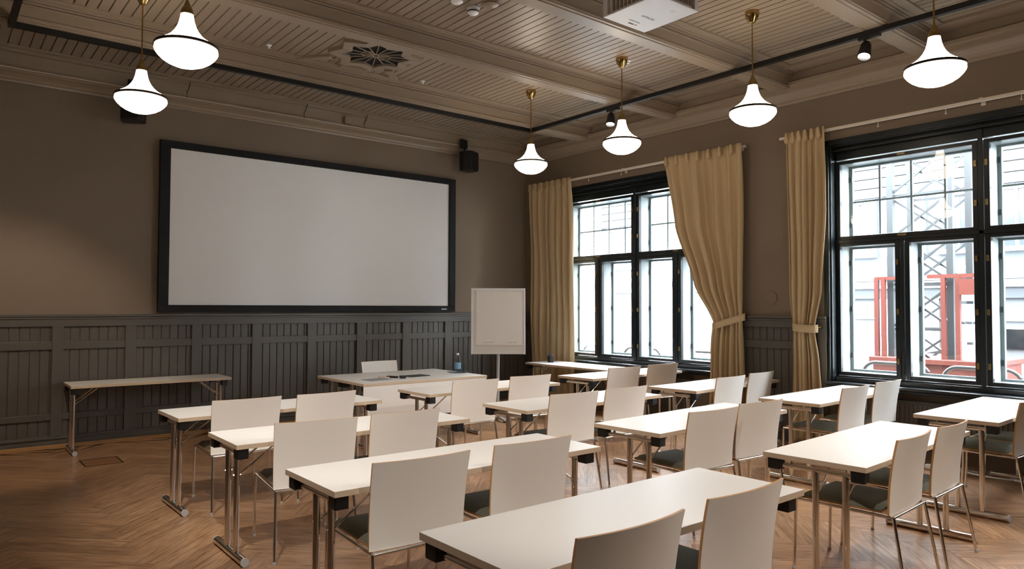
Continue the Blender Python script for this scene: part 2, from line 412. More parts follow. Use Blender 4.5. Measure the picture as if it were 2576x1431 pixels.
# ------------------------------------------------------------------ radiators under the windows
def radiator(yc, label):
    t = thing('radiator', label, 'radiator', (XR+.075, yc, 0), 0, 'radiators under the windows')
    p = MB(); p.box(-.035, .035, -1.05, 1.05, .16, .60)
    y = -1.03
    while y < 1.03: p.box(-.045, -.034, y, y+.03, .19, .575); y += .045
    p.build('panel', M['rad'], t, bevel=.003)
    g = MB(); g.box(-.045, .045, -1.06, 1.06, .60, .615); g.build('top_grille', M['rad'], t, bevel=.002)
    for s in (-1, 1):
        q = MB(); q.box(-.02, .06, s*.85-.02, s*.85+.02, .10, .16); q.tube([(0, s*.85, .1), (0, s*.85, 0)], .012, 8); q.build('foot', M['rad'], t)
radiator(W2, 'grey-brown ribbed radiator under the window with the red hoist')
radiator(W1, 'grey-brown ribbed radiator under the window nearer the screen wall')

# ------------------------------------------------------------------ curtain rails and curtains
ZR = 3.62
def curtain_rail(y0, y1, gl, label):
    t = thing('curtain_rail', label, 'curtain rail', (XR-.085, (y0+y1)/2, ZR), 0, 'white curtain rails'); c = (y0+y1)/2
    r = MB(); r.box(-.018, .018, y0-c, y1-c, 0, .032); r.build('track', M['rail'], t, bevel=.004)
    for y in (y0+.1, c, y1-.1):
        k = MB(); k.box(.0, .085, y-c-.015, y-c+.015, .032, .045); k.box(.077, .085, y-c-.02, y-c+.02, -.02, .05); k.build('bracket', M['rail'], t)
    for y in gl:
        k = MB(); k.tube([(0, y-c, 0), (0, y-c, -.05)], .004, 6); k.box(-.006, .006, y-c-.008, y-c+.008, -.055, -.045); k.build('glider', M['rail'], t)
curtain_rail(5.15, 9.3, (7.93, 7.25), 'white curtain rail above the window nearer the screen wall')
curtain_rail(.4, 4.68, (3.52, 2.85, 2.2), 'white curtain rail above the window with the red hoist')

def curtain(label, prof, nf, amp, seed, tie=None, zbot=.02):
    """prof: list of (z, y_far, y_near) ; the cloth hangs between these y's"""
    ymid = sum(prof[0][1:])/2; x0 = XR-.135
    t = thing('curtain', label, 'curtain', (x0, ymid, zbot), 0, 'beige curtains at the windows')
    rnd = random.Random(seed); ph = [rnd.uniform(-.5, .5) for _ in range(nf*2+2)]
    def span(z):
        for (za, a0, a1), (zb, c0, c1) in zip(prof, prof[1:]):
            if zb <= z <= za:
                k = (za-z)/(za-zb); k = k*k*(3-2*k)*.4 + k*.6
                return a0+(c0-a0)*k, a1+(c1-a1)*k
        return prof[-1][1:]
    zt = prof[0][0]; w0 = abs(prof[0][1]-prof[0][2])
    nu, nv = nf*14, 60
    b = MB()
    def f(i, j):
        z = zt+(zbot-zt)*j; a, c = span(z); w = abs(a-c)
        sq = min(1.7, (w0/max(w, .05))**.5)
        idx = i*nf*2; k = int(idx); fr = idx-k
        p = ph[k]*(1-fr)+ph[min(k+1, len(ph)-1)]*fr
        fold = math.sin(2*PI*(i*nf+p*.5))
        env = amp*sq*(.55+.45*min(1, j*6))
        pinch = 1
        if j < .03: pinch = .8
        y = a+(c-a)*i + .010*math.sin(2*PI*(i*nf*.5+p))
        xx = fold*env*pinch + .012*math.sin(3.1*z+5*i) + .012*min(1, max(0, (j-.03)*3)) - .012*(1-min(1, j*8))
        if tie:
            d = abs(z-tie[0]); xx *= .45+.55*min(1, d/.25)
        return Vector((xx, y-ymid, z-zbot))
    V, fs = b.grid(f, nu, nv)
    o = b.build('cloth', M['curtain'], t, smooth=True, recalc=False, angle=180)
    so = o.modifiers.new('thick', 'SOLIDIFY'); so.thickness = .004
    # heading pleats
    for k in range(nf):
        i = (k+.25)/nf; a, c = prof[0][1:]; y = a+(c-a)*i-ymid
        hb = MB(); hb.prism([(y-.012, zt-zbot), (y+.012, zt-zbot), (y+.028, zt-zbot-.10), (y, zt-zbot-.14), (y-.028, zt-zbot-.10)], 'x', -amp*.8-.03, -amp*.3)
        hb.build('heading_pleat', M['curtain'], t, bevel=.006)
    if tie:
        zc, ya, yb, drop = tie       # band height, far end, near end, how much lower at the far end
        tb = MB(); n = 24
        def g(u, v):
            ang = PI*u
            y = (ya+yb)/2 + (ya-yb)/2*math.cos(ang)*1.04; xx = -.085*math.sin(ang)+.03
            dz = drop*(y-yb)/(ya-yb)
            return Vector((xx, y-ymid, zc-zbot-dz+.045*(v-.5)*2 - .01*math.sin(ang)))
        tb.grid(g, n, 3)
        o = tb.build('tieback', M['curtain'], t, smooth=True, recalc=False, angle=180)
        so = o.modifiers.new('thick', 'SOLIDIFY'); so.thickness = .008; so.offset = 0
        hk = MB(); hk.tube([(.03, yb-ymid, zc-zbot+.01), (.10, yb-ymid-.03*(1 if ya > yb else -1), zc-zbot+.02)], .006, 8); hk.build('tieback_hook', M['brassdark'], t)
    return t
ZTOP = ZR+.05
curtain('beige curtain hanging straight in the corner beside the flip chart', [(ZTOP, 9.28, 8.27), (1.6, 9.24, 8.24), (.02, 9.2, 8.24)], 7, .035, 3)
curtain('beige curtain tied back wide on the right of the window nearer the screen', [(ZTOP, 6.38, 5.17), (2.7, 6.24, 5.17), (1.9, 5.92, 5.18), (1.42, 5.62, 5.19), (1.0, 5.66, 5.18), (.02, 5.72, 5.14)], 7, .038, 5, (1.48, 5.63, 5.17, .13))
curtain('narrow beige curtain tied back on the left of the window with the red hoist', [(ZTOP, 4.56, 4.09), (2.7, 4.56, 4.09), (1.8, 4.54, 4.14), (1.35, 4.50, 4.24), (1.0, 4.50, 4.19), (.02, 4.55, 4.11)], 6, .034, 8, (1.36, 4.51, 4.22, -.02))

# round plate on the pier
b = MB(); b.lathe([(0, .0), (.075, .0), (.08, .004), (.08, .012), (.0, .012)], 32)
o = b.build('outlet_cover', M['wall'], smooth=True, loc=(XR-.012, 4.86, 1.72), rot=(0, PI/2, 0)); tag(o, 'round blank cover plate painted like the pier between the windows', 'cover plate')

# ------------------------------------------------------------------ projection screen
t = thing('projection_screen', 'large blank projection screen in black frame on the taupe wall', 'screen', (4.35, YF-.03, 1.52))
sx0, sx1, sz0, sz1 = 2.16-4.35, 6.525-4.35, 0, 2.115
f = MB(); w = .118
f.box(sx0, sx1, -.05, .02, sz0, sz0+.09); f.box(sx0, sx1, -.05, .02, sz1-.09, sz1)
f.box(sx0, sx0+w, -.05, .02, sz0+.09, sz1-.09); f.box(sx1-w, sx1, -.05, .02, sz0+.09, sz1-.09)
f.build('frame', M['screenframe'], t, bevel=.004)
g = MB(); g.box(sx0+w, sx1-w, -.02, -.01, sz0+.09, sz1-.09); g.build('fabric', M['screen'], t)
g = MB(); g.box(sx1-.265, sx1-.165, -.053, -.05, .03, .05); o = g.build('maker_badge', M['greyplastic'], t, bevel=.002); o['label'] = 'small silver badge'

# ------------------------------------------------------------------ pendants
PROF_BELL = [(.036, .195), (.042, .19), (.046, .17), (.052, .145), (.064, .115), (.082, .088), (.108, .062), (.140, .040), (.172, .024), (.197, .012), (.206, .004), (.204, .0)]
PROF_BOWL = [(.204, -.002), (.211, -.012), (.213, -.028), (.207, -.045), (.192, -.068), (.166, -.096), (.130, -.122), (.085, -.143), (.04, -.153), (0, -.156)]
PEND = [(6.0, 7.02, 'pendant lamp hanging in the corner between screen and first window'), (6.0, 5.45, 'pendant lamp hanging before the wide tied-back curtain'), (6.0, 3.80, 'pendant lamp hanging right of the projector'),
        (6.0, 2.22, 'pendant lamp hanging before the window with the red hoist'), (1.43, 7.02, 'pendant lamp left of the screen, in front of a black speaker'), (1.40, 5.45, 'nearer of the two pendant lamps left of the screen')]
ZRIM = 3.46
def pendant(x, y, label):
    t = thing('pendant_lamp', 'lit white glass ' + label, 'pendant lamp', (x, y, ZRIM), 0, 'opal glass pendant lamps')
    c = MB(); c.lathe([(.066, ZC-ZRIM), (.068, ZC-ZRIM-.012), (.066, ZC-ZRIM-.03), (.058, ZC-ZRIM-.055), (.04, ZC-ZRIM-.085), (.03, ZC-ZRIM-.105), (.012, ZC-ZRIM-.112), (.0, ZC-ZRIM-.115)], 28); c.build('canopy', M['brass'], t, smooth=True)
    c = MB(); c.tube([(0, 0, .30), (0, 0, ZC-ZRIM-.11)], .0065, 10); c.build('rod', M['brass'], t, smooth=True)
    c = MB(); c.lathe([(r, z+.048) for r, z in [(.0, .285), (.012, .285), (.016, .268), (.022, .258), (.022, .25), (.030, .238), (.040, .220), (.045, .198), (.045, .186), (.0, .186)]], 24); c.build('fitter', M['brassdark'], t, smooth=True)
    c = MB(); c.lathe([(r, z*1.25) for r, z in PROF_BELL], 48); c.build('upper_shade', M['shade'], t, smooth=True, angle=80)
    c = MB(); c.lathe([(.200, .009), (.2125, .009), (.2165, .004), (.2165, -.007), (.2125, -.011), (.200, -.011)], 48); o = c.build('band', M['shadeband'], t, smooth=True); o['label'] = 'thin dark metal band'
    c = MB(); c.lathe([(r, z*.90-.008) for r, z in PROF_BOWL], 48); c.build('lower_bowl', M['shade'], t, smooth=True, angle=80)
    return t
p0 = pendant(*PEND[0])
for x, y, lab in PEND[1:]: dup(p0, (x, y, ZRIM), 0, 'lit white glass ' + lab)

# ------------------------------------------------------------------ lighting track with spots
b = MB(); z0, z1 = 4.142, 4.190; h = .026
TX0, TX1, TY0, TY1 = .53, 6.77, -1.2, 7.93
b.box(TX0-h, TX1+h, TY1-h, TY1+h, z0, z1); b.box(TX0-h, TX0+h, TY0, TY1-h, z0, z1); b.box(TX1-h, TX1+h, TY0, TY1-h, z0, z1); b.box(TX0-h, TX1+h, TY0-2*h, TY0, z0, z1)
o = b.build('lighting_track', M['track']); tag(o, 'thin black lighting track running round the room under the beams', 'lighting track')
def spot(x, y, aim, label, power, angle=60, blend=.5, col=(1, .86, .70), lamp_only=False, size=.04):
    p = Vector((x, y, 4.03)); d = (Vector(aim)-p).normalized()
    if not lamp_only:
        t = thing('track_spotlight', label, 'spotlight', (x, y, z0), 0, 'track spotlights')
        a = MB(); a.box(-.02, .02, -.10, .10, -.028, 0); a.tube([(0, .04, -.028), (0, .04, -.075)], .012, 10); a.build('adapter', M['black'], t)
        q = d.to_track_quat('Z', 'Y').to_matrix().to_4x4(); mt = Matrix.Translation((0, .04, -.125)) @ q
        c = MB(); c.lathe([(0, -.085), (.03, -.085), (.045, -.06), (.05, -.02), (.058, .08), (.054, .08), (.05, .05), (0, .04)], 28)
        for v in c.bm.verts: v.co = mt @ v.co
        c.build('head', M['black'], t, smooth=True)
        c = MB(); c.lathe([(0, .052), (.049, .052), (.049, .060), (0, .066)], 28)
        for v in c.bm.verts: v.co = mt @ v.co
        c.build('lens', M['lens'], t, smooth=True)
        p = Vector((x, y+.04, z0-.125)) + d*.10
    L = bpy.data.lights.new('spot_light', 'SPOT'); L.energy = power; L.spot_size = math.radians(angle); L.spot_blend = blend; L.color = col; L.shadow_soft_size = size
    o = bpy.data.objects.new('spot_light', L); COL.objects.link(o); o.location = p; o.rotation_euler = d.to_track_quat('-Z', 'Y').to_euler()
SP = .88
WARM = (1, .92, .83)
spot(TX1, 3.06, (5.0, 2.95, 0), 'lit black track spotlight near the window with the red hoist, aimed into the room', 190*SP, 60, .7, WARM)
spot(TX1, 6.30, (5.6, 5.6, .0), 'black track spotlight behind the pendant near the wide tied-back curtain', 160*SP, 60, .7, WARM)
# bare lamps on the unseen part of the track, some added for brightness
spot(TX0, 6.2, (.55, 9.3, .55), '', 130*SP, 54, .55, (1, .82, .62), True)
spot(TX0, 4.4, (2.6, 6.0, .6), '', 170*SP, 54, .6, WARM, True)  # added lamp, put here to brighten the desk nearest the screen
spot(TX0, 2.7, (2.5, 4.7, .6), '', 190*SP, 58, .6, WARM, True)
spot(TX0, 1.2, (3.2, 3.3, .7), '', 140*SP, 66, .6, WARM, True)
spot(TX1, .9, (3.6, 1.3, .0), '', 130*SP, 46, .6, WARM, True)  # added lamp, put here to lift the right-hand floor
spot(3.6, TY0, (3.8, 2.4, .6), '', 200*SP, 62, .6, WARM, True)

# ------------------------------------------------------------------ ceiling rosette
cx, cy = 3.80, 7.10
t = thing('ceiling_rosette', 'eight-pointed star air vent with dark opening in the board ceiling', 'ceiling vent', (cx, cy, ZC))
def starpts(R, r, n=8, off=PI/8): return [((R if k % 2 == 0 else r)*math.cos(off+k*PI/n), (R if k % 2 == 0 else r)*math.sin(off+k*PI/n)) for k in range(2*n)]
out, inn = starpts(.52, .40), starpts(.375, .285)
f = MB()
for k in range(16):
    k2 = (k+1) % 16
    A = [out[k], out[k2], inn[k2], inn[k]]
    f.prism(A, 'z', -.035, .005)
f.build('star_frame', M['ceil'], t, bevel=.004)
f = MB(); f.prism(inn, 'z', -.006, -.001); f.build('opening', M['dark'], t)  # flat dark plate painted as the shade inside the vent
f = MB()
for k in range(16):
    a = k*PI/8+PI/8; R = .37 if k % 2 == 0 else .285
    f.bar((.03*math.cos(a), .03*math.sin(a), -.016), (R*math.cos(a), R*math.sin(a), -.016), .010, .008)
for s in (-1, 1):
    f.tube([(s*.095+.075*math.cos(q*PI/10), .075*math.sin(q*PI/10), -.018) for q in range(21)], .005, 6, False)
f.tube([(.035*math.cos(q*PI/10), .035*math.sin(q*PI/10), -.018) for q in range(21)], .007, 6, False)
f.build('grille_rays', M['ceil'], t)
for sx in (-1, 1):
    for sy in (-1, 1):
        f = MB(); a = (sx*.36, sy*.36); c = (sx*.62, sy*.66)
        f.bar((a[0], a[1], -.012), (c[0], c[1], -.012), .09, .03); f.build('rib', M['ceil'], t, bevel=.004)
for y in (-1, 1):
    f = MB(); f.box(-.16, .16, y*.50 if y > 0 else -.62, y*.62 if y > 0 else -.50, -.03, .005); f.build('bridge', M['ceil'], t, bevel=.004)

# ------------------------------------------------------------------ projector
t = thing('projector', 'white ceiling projector with louvred sides hanging under a beam', 'projector', (4.29, 3.60, 3.86))
b = MB(); b.box(-.245, .245, -.27, .27, 0, .012); b.box(-.245, .245, -.27, .27, .16, .19)
for sx in (-1, 1):
    for sy in (-1, 1): b.box(sx*.245, sx*.195, sy*.27, sy*.22, .012, .16)
b.box(-.225, .225, -.25, .25, .012, .16)
b.build('body', M['whiteplastic'], t, bevel=.005)
b = MB()
k = -.2
while k < .2: b.box(-.232, -.226, k, k+.022, .03, .15); k += .04
b.build('side_grille', M['grille'], t)
b = MB(); k = -.17
while k < .18: b.box(k, k+.018, -.257, -.251, .035, .145); k += .036
b.build('rear_grille', M['grille'], t)
b = MB(); b.lathe([(0, 0), (.055, 0), (.055, .05), (.045, .05), (.04, .02), (0, .02)], 28)
b.build('lens', M['black'], t, smooth=True, loc=(.08, .27, .09), rot=(-PI/2, 0, 0))
b = MB(); b.tube([(0, 0, .19), (0, 0, ZC-3.86)], .022, 14); b.box(-.09, .09, -.09, .09, .19, .20); b.lathe([(0, ZC-3.86), (.07, ZC-3.86), (.07, ZC-3.86-.012), (0, ZC-3.86-.012)], 24); b.build('mount', M['whiteplastic'], t)
flip = Matrix.Rotation(PI, 4, 'X')
text_mesh('brand_lettering', 'HITACHI', .036, M['ink'], t, Matrix.Translation((.03, .05, -.0005)) @ flip)
text_mesh('fine_print', '• • • •\n• • •', .022, M['inklight'], t, Matrix.Translation((.08, -.15, -.0005)) @ flip)
b = MB(); b.box(-.06, .06, .155, .166, -.001, 0); b.build('sticker_line', M['inkteal'], t)
b = MB(); b.box(-.02, .04, .20, .215, -.001, 0); b.mi = 1; b.box(.05, .075, .20, .21, -.001, 0); b.build('sticker_marks', [M['ink'], M['inkred']], t)

# small white ceiling fittings
t = thing('smoke_detector', 'white round smoke detector on the ceiling boards', 'smoke detector', (3.90, 5.40, ZC))
b = MB(); b.lathe([(.062, 0), (.062, -.012), (0, -.012)], 28); b.build('base', M['greyplastic'], t, smooth=True)
b = MB(); b.lathe([(.05, -.012), (.055, -.03), (.052, -.055), (.04, -.066), (0, -.07)], 28); b.build('head', M['whiteplastic'], t, smooth=True)
b = MB(); b.lathe([(.0535, -.036), (.057, -.038), (.057, -.046), (.0535, -.048)], 28); b.build('sensor_slot', M['black'], t, smooth=True)
b = MB(); b.lathe([(.055, 0), (.058, -.008), (.045, -.02), (0, -.024)], 28); o = b.build('ceiling_disc', M['whiteplastic'], smooth=True, loc=(3.70, 5.38, ZC)); tag(o, 'plain flat white disc beside the smoke detector', 'ceiling disc')
b = MB(); b.lathe([(.075, 0), (.078, -.01), (.06, -.02), (0, -.022)], 28); o = b.build('ceiling_disc', M['ceil'], smooth=True, loc=(3.98, 5.24, ZC)); tag(o, 'ceiling-coloured round disc near the smoke detector, cut by the photo edge', 'ceiling disc')
for x, y, lab in ((2.78, 7.58, 'small white sprinkler head left of the star vent'), (4.71, 7.58, 'small white sprinkler head right of the star vent'), (6.12, 5.46, 'small white sprinkler head beside the brass lamp canopy before the tied-back curtain'), (6.80, 3.30, 'small white sprinkler head beyond the track near the window with the red hoist')):
    b = MB(); b.lathe([(.028, 0), (.03, -.006), (.012, -.01), (.01, -.03), (.016, -.034), (0, -.036)], 16)
    o = b.build('ceiling_sprinkler', M['whiteplastic'], smooth=True, loc=(x, y, ZC)); tag(o, lab, 'sprinkler', 'ceiling sprinkler heads')

# ------------------------------------------------------------------ wall speakers with cable
def speaker(x, label, rz):
    t = thing('wall_speaker', label, 'speaker', (x, YF-.30, 3.90), rz, 'black speakers above the screen')
    b = MB(); b.prism([(-.125, .11), (.125, .11), (.135, .02), (.10, -.12), (-.10, -.12), (-.135, .02)], 'z', -.155, .155); b.build('cabinet', M['black'], t, bevel=.02)
    b = MB(); b.box(-.09, .09, -.126, -.119, -.13, .13); b.build('front_grille', M['screenframe'], t, bevel=.004)
    b = MB(); b.bar((0, .08, .155), (0, .08, .30), .03, .02); b.box(-.075, .075, .07, .12, .22, .36); b.build('bracket', M['black'], t)
    return t
speaker(6.62, 'black speaker under the cornice right of the projection screen', math.radians(25))
speaker(1.80, 'black speaker under the cornice, half hidden by the hanging lamp left of the screen', math.radians(-25))
b = MB(); pts = []; n = 120
for i in range(n+1):
    x = -.6+(6.6+.6)*i/n; pts.append((x, YF-.162, 4.172+.002*math.sin(i*1.3)))
b.tube(pts, .0038, 6)
o = b.build('speaker_cable', M['rail']); tag(o, 'thin white cable clipped along the cornice above the screen', 'cable')
for x, lab in ((2.43, 'short dark wire dropping over the cornice near the left speaker'), (3.95, 'short dark wire dropping over the cornice above the middle of the screen'), (4.86, 'short dark wire dropping over the cornice right of the junction box')):
    b = MB(); b.tube([(x, YF-.165, 4.18), (x+.005, YF-.13, 4.25), (x+.03, YF-.125, 4.30), (x+.03, YF-.19, 4.372)], .005, 6)
    o = b.build('cornice_wire', M['black']); tag(o, lab, 'wire', 'dark wires over the cornice')
b = MB(); b.box(-.05, .05, -.03, .03, -.05, .05); o = b.build('junction_box', M['ceil'], bevel=.006, loc=(4.60, YF-.14, 4.255)); tag(o, 'small junction box painted like the cornice above the screen', 'junction box')

# ------------------------------------------------------------------ folding desks
DL, DD, DH = 1.76, .60, .74
def desk(label):
    t = thing('folding_desk', label, 'desk', (0, 0, 0), 0, 'white folding desks')
    b = MB(); b.box(-DL/2, DL/2, -DD/2, DD/2, DH-.03, DH)
    for f in b.bm.faces: f.material_index = 1 if abs(f.normal.z) < .5 else 0
    bmesh.ops.recalc_face_normals(b.bm, faces=b.bm.faces[:])
    for f in b.bm.faces: f.material_index = 1 if abs(f.normal.z) < .5 else 0
    b.build('desk_top', [M['white'], M['edge']], t, bevel=.0015)
    b = MB(); b.box(-DL/2+.25, DL/2-.25, -.12, .12, DH-.05, DH-.03); b.build('underframe', M['black'], t)
    for sx, ins in ((-1, .045), (1, .10)):
        x = sx*(DL/2-ins)
        for y in (-DD/2+.13, -DD/2+.30):
            b = MB(); b.tube([(x, y, .05), (x, y, .665)], .019, 16); o = b.build('leg', M['chrome'], t, smooth=True)
            q = MB(); q.tube([(x-.024, y, .53), (x+.024, y, .53)], .007, 8); q.build('pin', M['chrome'], o, smooth=True)
        b = MB(); b.tube([(x, -DD/2-.035, .027), (x, DD/2-.09, .027)], .026, 16); o = b.build('foot', M['chrome'], t, smooth=True)
        for y in (-DD/2-.047, DD/2-.09):
            q = MB(); q.tube([(x, y, .027), (x, y+.012, .027)], .0265, 16); q.build('end_cap', M['greyplastic'], o, smooth=True)
        b = MB(); b.tube([(x, -DD/2+.04, .672), (x, DD/2-.10, .672)], .015, 12)
        for y in (-DD/2+.10, DD/2-.16): b.tube([(x, y, .68), (x, y, DH-.03)], .008, 8)
        b.build('crossbar', M['chrome'], t, smooth=True)
        for y in (-DD/2+.13, -DD/2+.30):
            b = MB(); b.tube([(x, y, .52), (x-sx*.24, y, DH-.045)], .006, 8); b.build('brace', M['chrome'], t, smooth=True)
        for y in (-DD/2+.015, DD/2-.10):
            xx = x if sx < 0 else x+.02
            b = MB(); b.box(xx-.036, xx+.036, y, y+.075, DH-.095, DH-.03); b.build('corner_block', M['black'], t, bevel=.006)
    return t
COLN = {'L': 'left', 'M': 'middle', 'R': 'right'}
ROWN = {1: 'nearest the screen', 2: 'second from the screen', 3: 'third from the screen', 4: 'nearest the camera'}
DESKS = {}
#            x of the left front corner, y of the left front corner, turn in degrees
DSP = {('L', 1): (1.50, 5.885, .8), ('L', 2): (1.495, 4.535, -.4), ('L', 3): (1.48, 3.125, -.2), ('L', 4): (1.48, 1.775, .6),
       ('M', 1): (3.82, 5.98, 1.0), ('M', 2): (3.86, 4.555, 1.2), ('M', 3): (3.88, 3.18, 2.8), ('M', 4): (3.93, 1.82, 3.0),
       ('R', 1): (6.19, 6.09, 1.5), ('R', 2): (6.14, 4.56, 3.6), ('R', 3): (6.19, 3.27, 2.0), ('R', 4): (6.26, 1.91, 2.0)}
first = None
for (c, r), (x, y, a) in DSP.items():
    a = math.radians(a)
    px = x + DL/2*math.cos(a) - DD/2*math.sin(a); py = y + DL/2*math.sin(a) + DD/2*math.cos(a)
    lab = f'white folding desk with chrome T-legs, {COLN[c]} column, {ROWN[r]}'
    if first is None:
        first = desk(lab); first.location = (px, py, 0); first.rotation_euler = (0, 0, a); DESKS[(c, r)] = first
    else: DESKS[(c, r)] = dup(first, (px, py, 0), a, lab)
o = dup(first, (2.03, 9.19, 0), 0, 'white folding desk standing empty against the wainscot left of the screen'); o.scale = (.95, .93, 1)
o = dup(first, (7.50, 7.68, 0), math.radians(-91), 'white folding desk turned lengthwise to the window, carrying the pen cup')

# ------------------------------------------------------------------ chairs
def chair(label):
    t = thing('meeting_chair', label, 'chair', (0, 0, 0), 0, 'white-backed meeting chairs')
    b = MB(); nu, nv, th = 14, 12, .012
    def P(u, v, off):
        U = 2*u-1
        x = U*(.262+.010*v); z = .437+.428*v
        y = -.245 - .028*v - .050*v*v + .034*U*U*(.35+.65*v) - .012*(1-v)*0
        return Vector((x, y-off, z))
    A = [[b.bm.verts.new(P(i/nu, j/nv, 0)) for j in range(nv+1)] for i in range(nu+1)]
    B = [[b.bm.verts.new(P(i/nu, j/nv, th)) for j in range(nv+1)] for i in range(nu+1)]
    def q(*v):
        return b.bm.faces.new(v)
    for i in range(nu):
        for j in range(nv):
            q(A[i][j], A[i][j+1], A[i+1][j+1], A[i+1][j]); q(B[i][j], B[i+1][j], B[i+1][j+1], B[i][j+1])
    E = []
    for i in range(nu):
        E += [q(A[i][0], A[i+1][0], B[i+1][0], B[i][0]), q(A[i][nv], B[i][nv], B[i+1][nv], A[i+1][nv])]
    for j in range(nv):
        E += [q(A[0][j], B[0][j], B[0][j+1], A[0][j+1]), q(A[nu][j], A[nu][j+1], B[nu][j+1], B[nu][j])]
    for f in E: f.material_index = 1
    b.build('backrest', [M['chairwhite'], M['ply']], t, smooth=True, angle=40)
    b = MB(); b.prism([(-.235, -.235), (.235, -.235), (.235, .27), (.22, .295), (-.22, .295), (-.235, .27)], 'z', .436, .447); b.build('seat_shell', M['ply'], t, bevel=.003)
    b = MB(); n = 10
    def pad(u, v):
        U, V = 2*u-1, 2*v-1
        e = max(0, 1-max(abs(U), abs(V))**8)
        return Vector((U*.232, .045+V*.235, .449+.026*e**.5 + .004*(1-U*U)*(1-V*V)))
    V_, fs = b.grid(pad, 16, 16)
    b.build('seat_pad', M['fabric'], t, smooth=True, recalc=True, angle=180)
    for sx in (-1, 1):
        for ftop, fbot in (((sx*.247, .30, .432), (sx*.25, .315, 0)), ((sx*.25, -.262, .425), (sx*.272, -.335, 0))):
            b = MB(); a, c = Vector(ftop), Vector(fbot); b.tube([a, a.lerp(c, .5), c+(a-c).normalized()*.012], .0095, 12); o = b.build('leg', M['chrome'], t, smooth=True)
            g = MB(); g.lathe([(0, 0), (.011, 0), (.012, .004), (.011, .016), (0, .016)], 12, fbot); g.build('glide', M['greyplastic'], o, smooth=True)
    b = MB()
    for sx in (-1, 1): b.tube([(sx*.247, .30, .430), (sx*.25, -.262, .425)], .009, 10)
    b.tube([(-.25, -.262, .425), (.25, -.262, .425)], .009, 10); b.tube([(-.247, .285, .426), (.247, .285, .426)], .008, 10)
    b.build('frame', M['chrome'], t, smooth=True)
    return t
# (column, row, seat, left top corner, right top corner) measured at the back top
CH = [('L', 1, 'left', (1.735, 5.80), (2.25, 5.785)), ('L', 1, 'right', (2.395, 5.765), (2.93, 5.79)),
      ('L', 2, 'left', (1.72, 4.45), (2.22, 4.39)), ('L', 2, 'right', (2.365, 4.42), (2.895, 4.405)),
      ('L', 3, 'left', (1.635, 3.04), (2.17, 3.015)), ('L', 3, 'right', (2.35, 3.03), (2.885, 3.015)),
      ('L', 4, 'left', (1.605, 1.655), (2.165, 1.655)), ('L', 4, 'right', (2.33, 1.68), (2.89, 1.69)),
      ('M', 1, 'left', (4.05, 5.87), (4.535, 5.84)), ('M', 1, 'right', (4.80, 5.90), (5.285, 5.87)),
      ('M', 2, 'left', (4.08, 4.49), (4.585, 4.46)), ('M', 2, 'right', (4.76, 4.49), (5.255, 4.48)),
      ('M', 3, 'left', (4.18, 3.14), (4.665, 3.11)), ('M', 3, 'right', (4.85, 3.18), (5.34, 3.145)),
      ('M', 4, 'left', (4.195, 1.765), (4.73, 1.80)), ('M', 4, 'right', (4.83, 1.795), (5.395, 1.82)),
      ('R', 1, 'left', (6.42, 6.02), (6.91, 5.99)), ('R', 1, 'right', (7.175, 6.04), (7.66, 6.00)),
      ('R', 2, 'left', (6.415, 4.50), (6.96, 4.52)), ('R', 2, 'right', (7.14, 4.58), (7.68, 4.61)),
      ('R', 3, 'left', (6.485, 3.21), (7.05, 3.22)), ('R', 3, 'right', (7.285, 3.26), (7.81, 3.255)),
      ('R', 4, 'left', (6.635, 1.87), (7.155, 1.86)), ('R', 4, 'right', (7.27, 1.87), (7.79, 1.88))]
c0 = None
for c, r, s, A, B in CH:
    a = math.atan2(B[1]-A[1], B[0]-A[0]); mx, my = (A[0]+B[0])/2, (A[1]+B[1])/2
    x = mx - .30*math.sin(a); y = my + .30*math.cos(a)
    lab = f'white-backed chair with green-grey seat, {s} one at the {COLN[c]} desk {ROWN[r]}'
    if c0 is None: c0 = chair(lab); c0.location = (x, y, 0); c0.rotation_euler = (0, 0, a)
    else: dup(c0, (x, y, 0), a, lab)
dup(c0, (4.73, 8.36, 0), PI+math.radians(2), "white-backed chair facing the room behind the presenter's table")

# ------------------------------------------------------------------ presenter's table and what lies on it
t = thing('presenter_table', 'wide white table with front panel below the projection screen', 'table', (4.61, 7.84, 0))
hx, hy = .855, .61
b = MB(); b.box(-hx, hx, -hy, hy, DH-.03, DH); bmesh.ops.recalc_face_normals(b.bm, faces=b.bm.faces[:])
for f in b.bm.faces: f.material_index = 1 if abs(f.normal.z) < .5 else 0
b.build('table_top', [M['white'], M['edge']], t, bevel=.0015)
b = MB(); b.box(-hx+.005, hx-.005, -hy+.004, -hy+.022, .26, DH-.032); b.build('modesty_panel', M['white'], t, bevel=.002)
for sx in (-1, 1):
    for y in (-.36, -.18, .18, .36):
        b = MB(); b.tube([(sx*.78, y, .04), (sx*.78, y, .70)], .019, 14); b.build('leg', M['chrome'], t, smooth=True)
    for y0, y1 in ((-.56, -.02), (.02, .56)):
        b = MB(); b.tube([(sx*.78, y0, .026), (sx*.78, y1, .026)], .025, 14); b.build('foot', M['chrome'], t, smooth=True)
    for y in (-.58, -.08, .02, .5):
        b = MB(); b.box(sx*.78-.036, sx*.78+.036, y+.03, y+.1, DH-.095, DH-.03); b.build('corner_block', M['black'], t, bevel=.006)
ZT_ = DH+.0005
b = MB(); b.box(-.15, .15, -.105, .105, 0, .006); o = b.build('folder', M['greypaper'], bevel=.002, loc=(4.10, 7.56, ZT_), rot=(0, 0, .15)); tag(o, "thin grey folder lying on the left front of the presenter's table", 'folder')
b = MB(); b.box(-.06, .06, -.045, .045, 0, .012); o = b.build('card_box', M['beige'], bevel=.002, loc=(4.28, 7.72, ZT_), rot=(0, 0, -.3)); tag(o, "small beige card packet behind the grey folder on the presenter's table", 'card box')
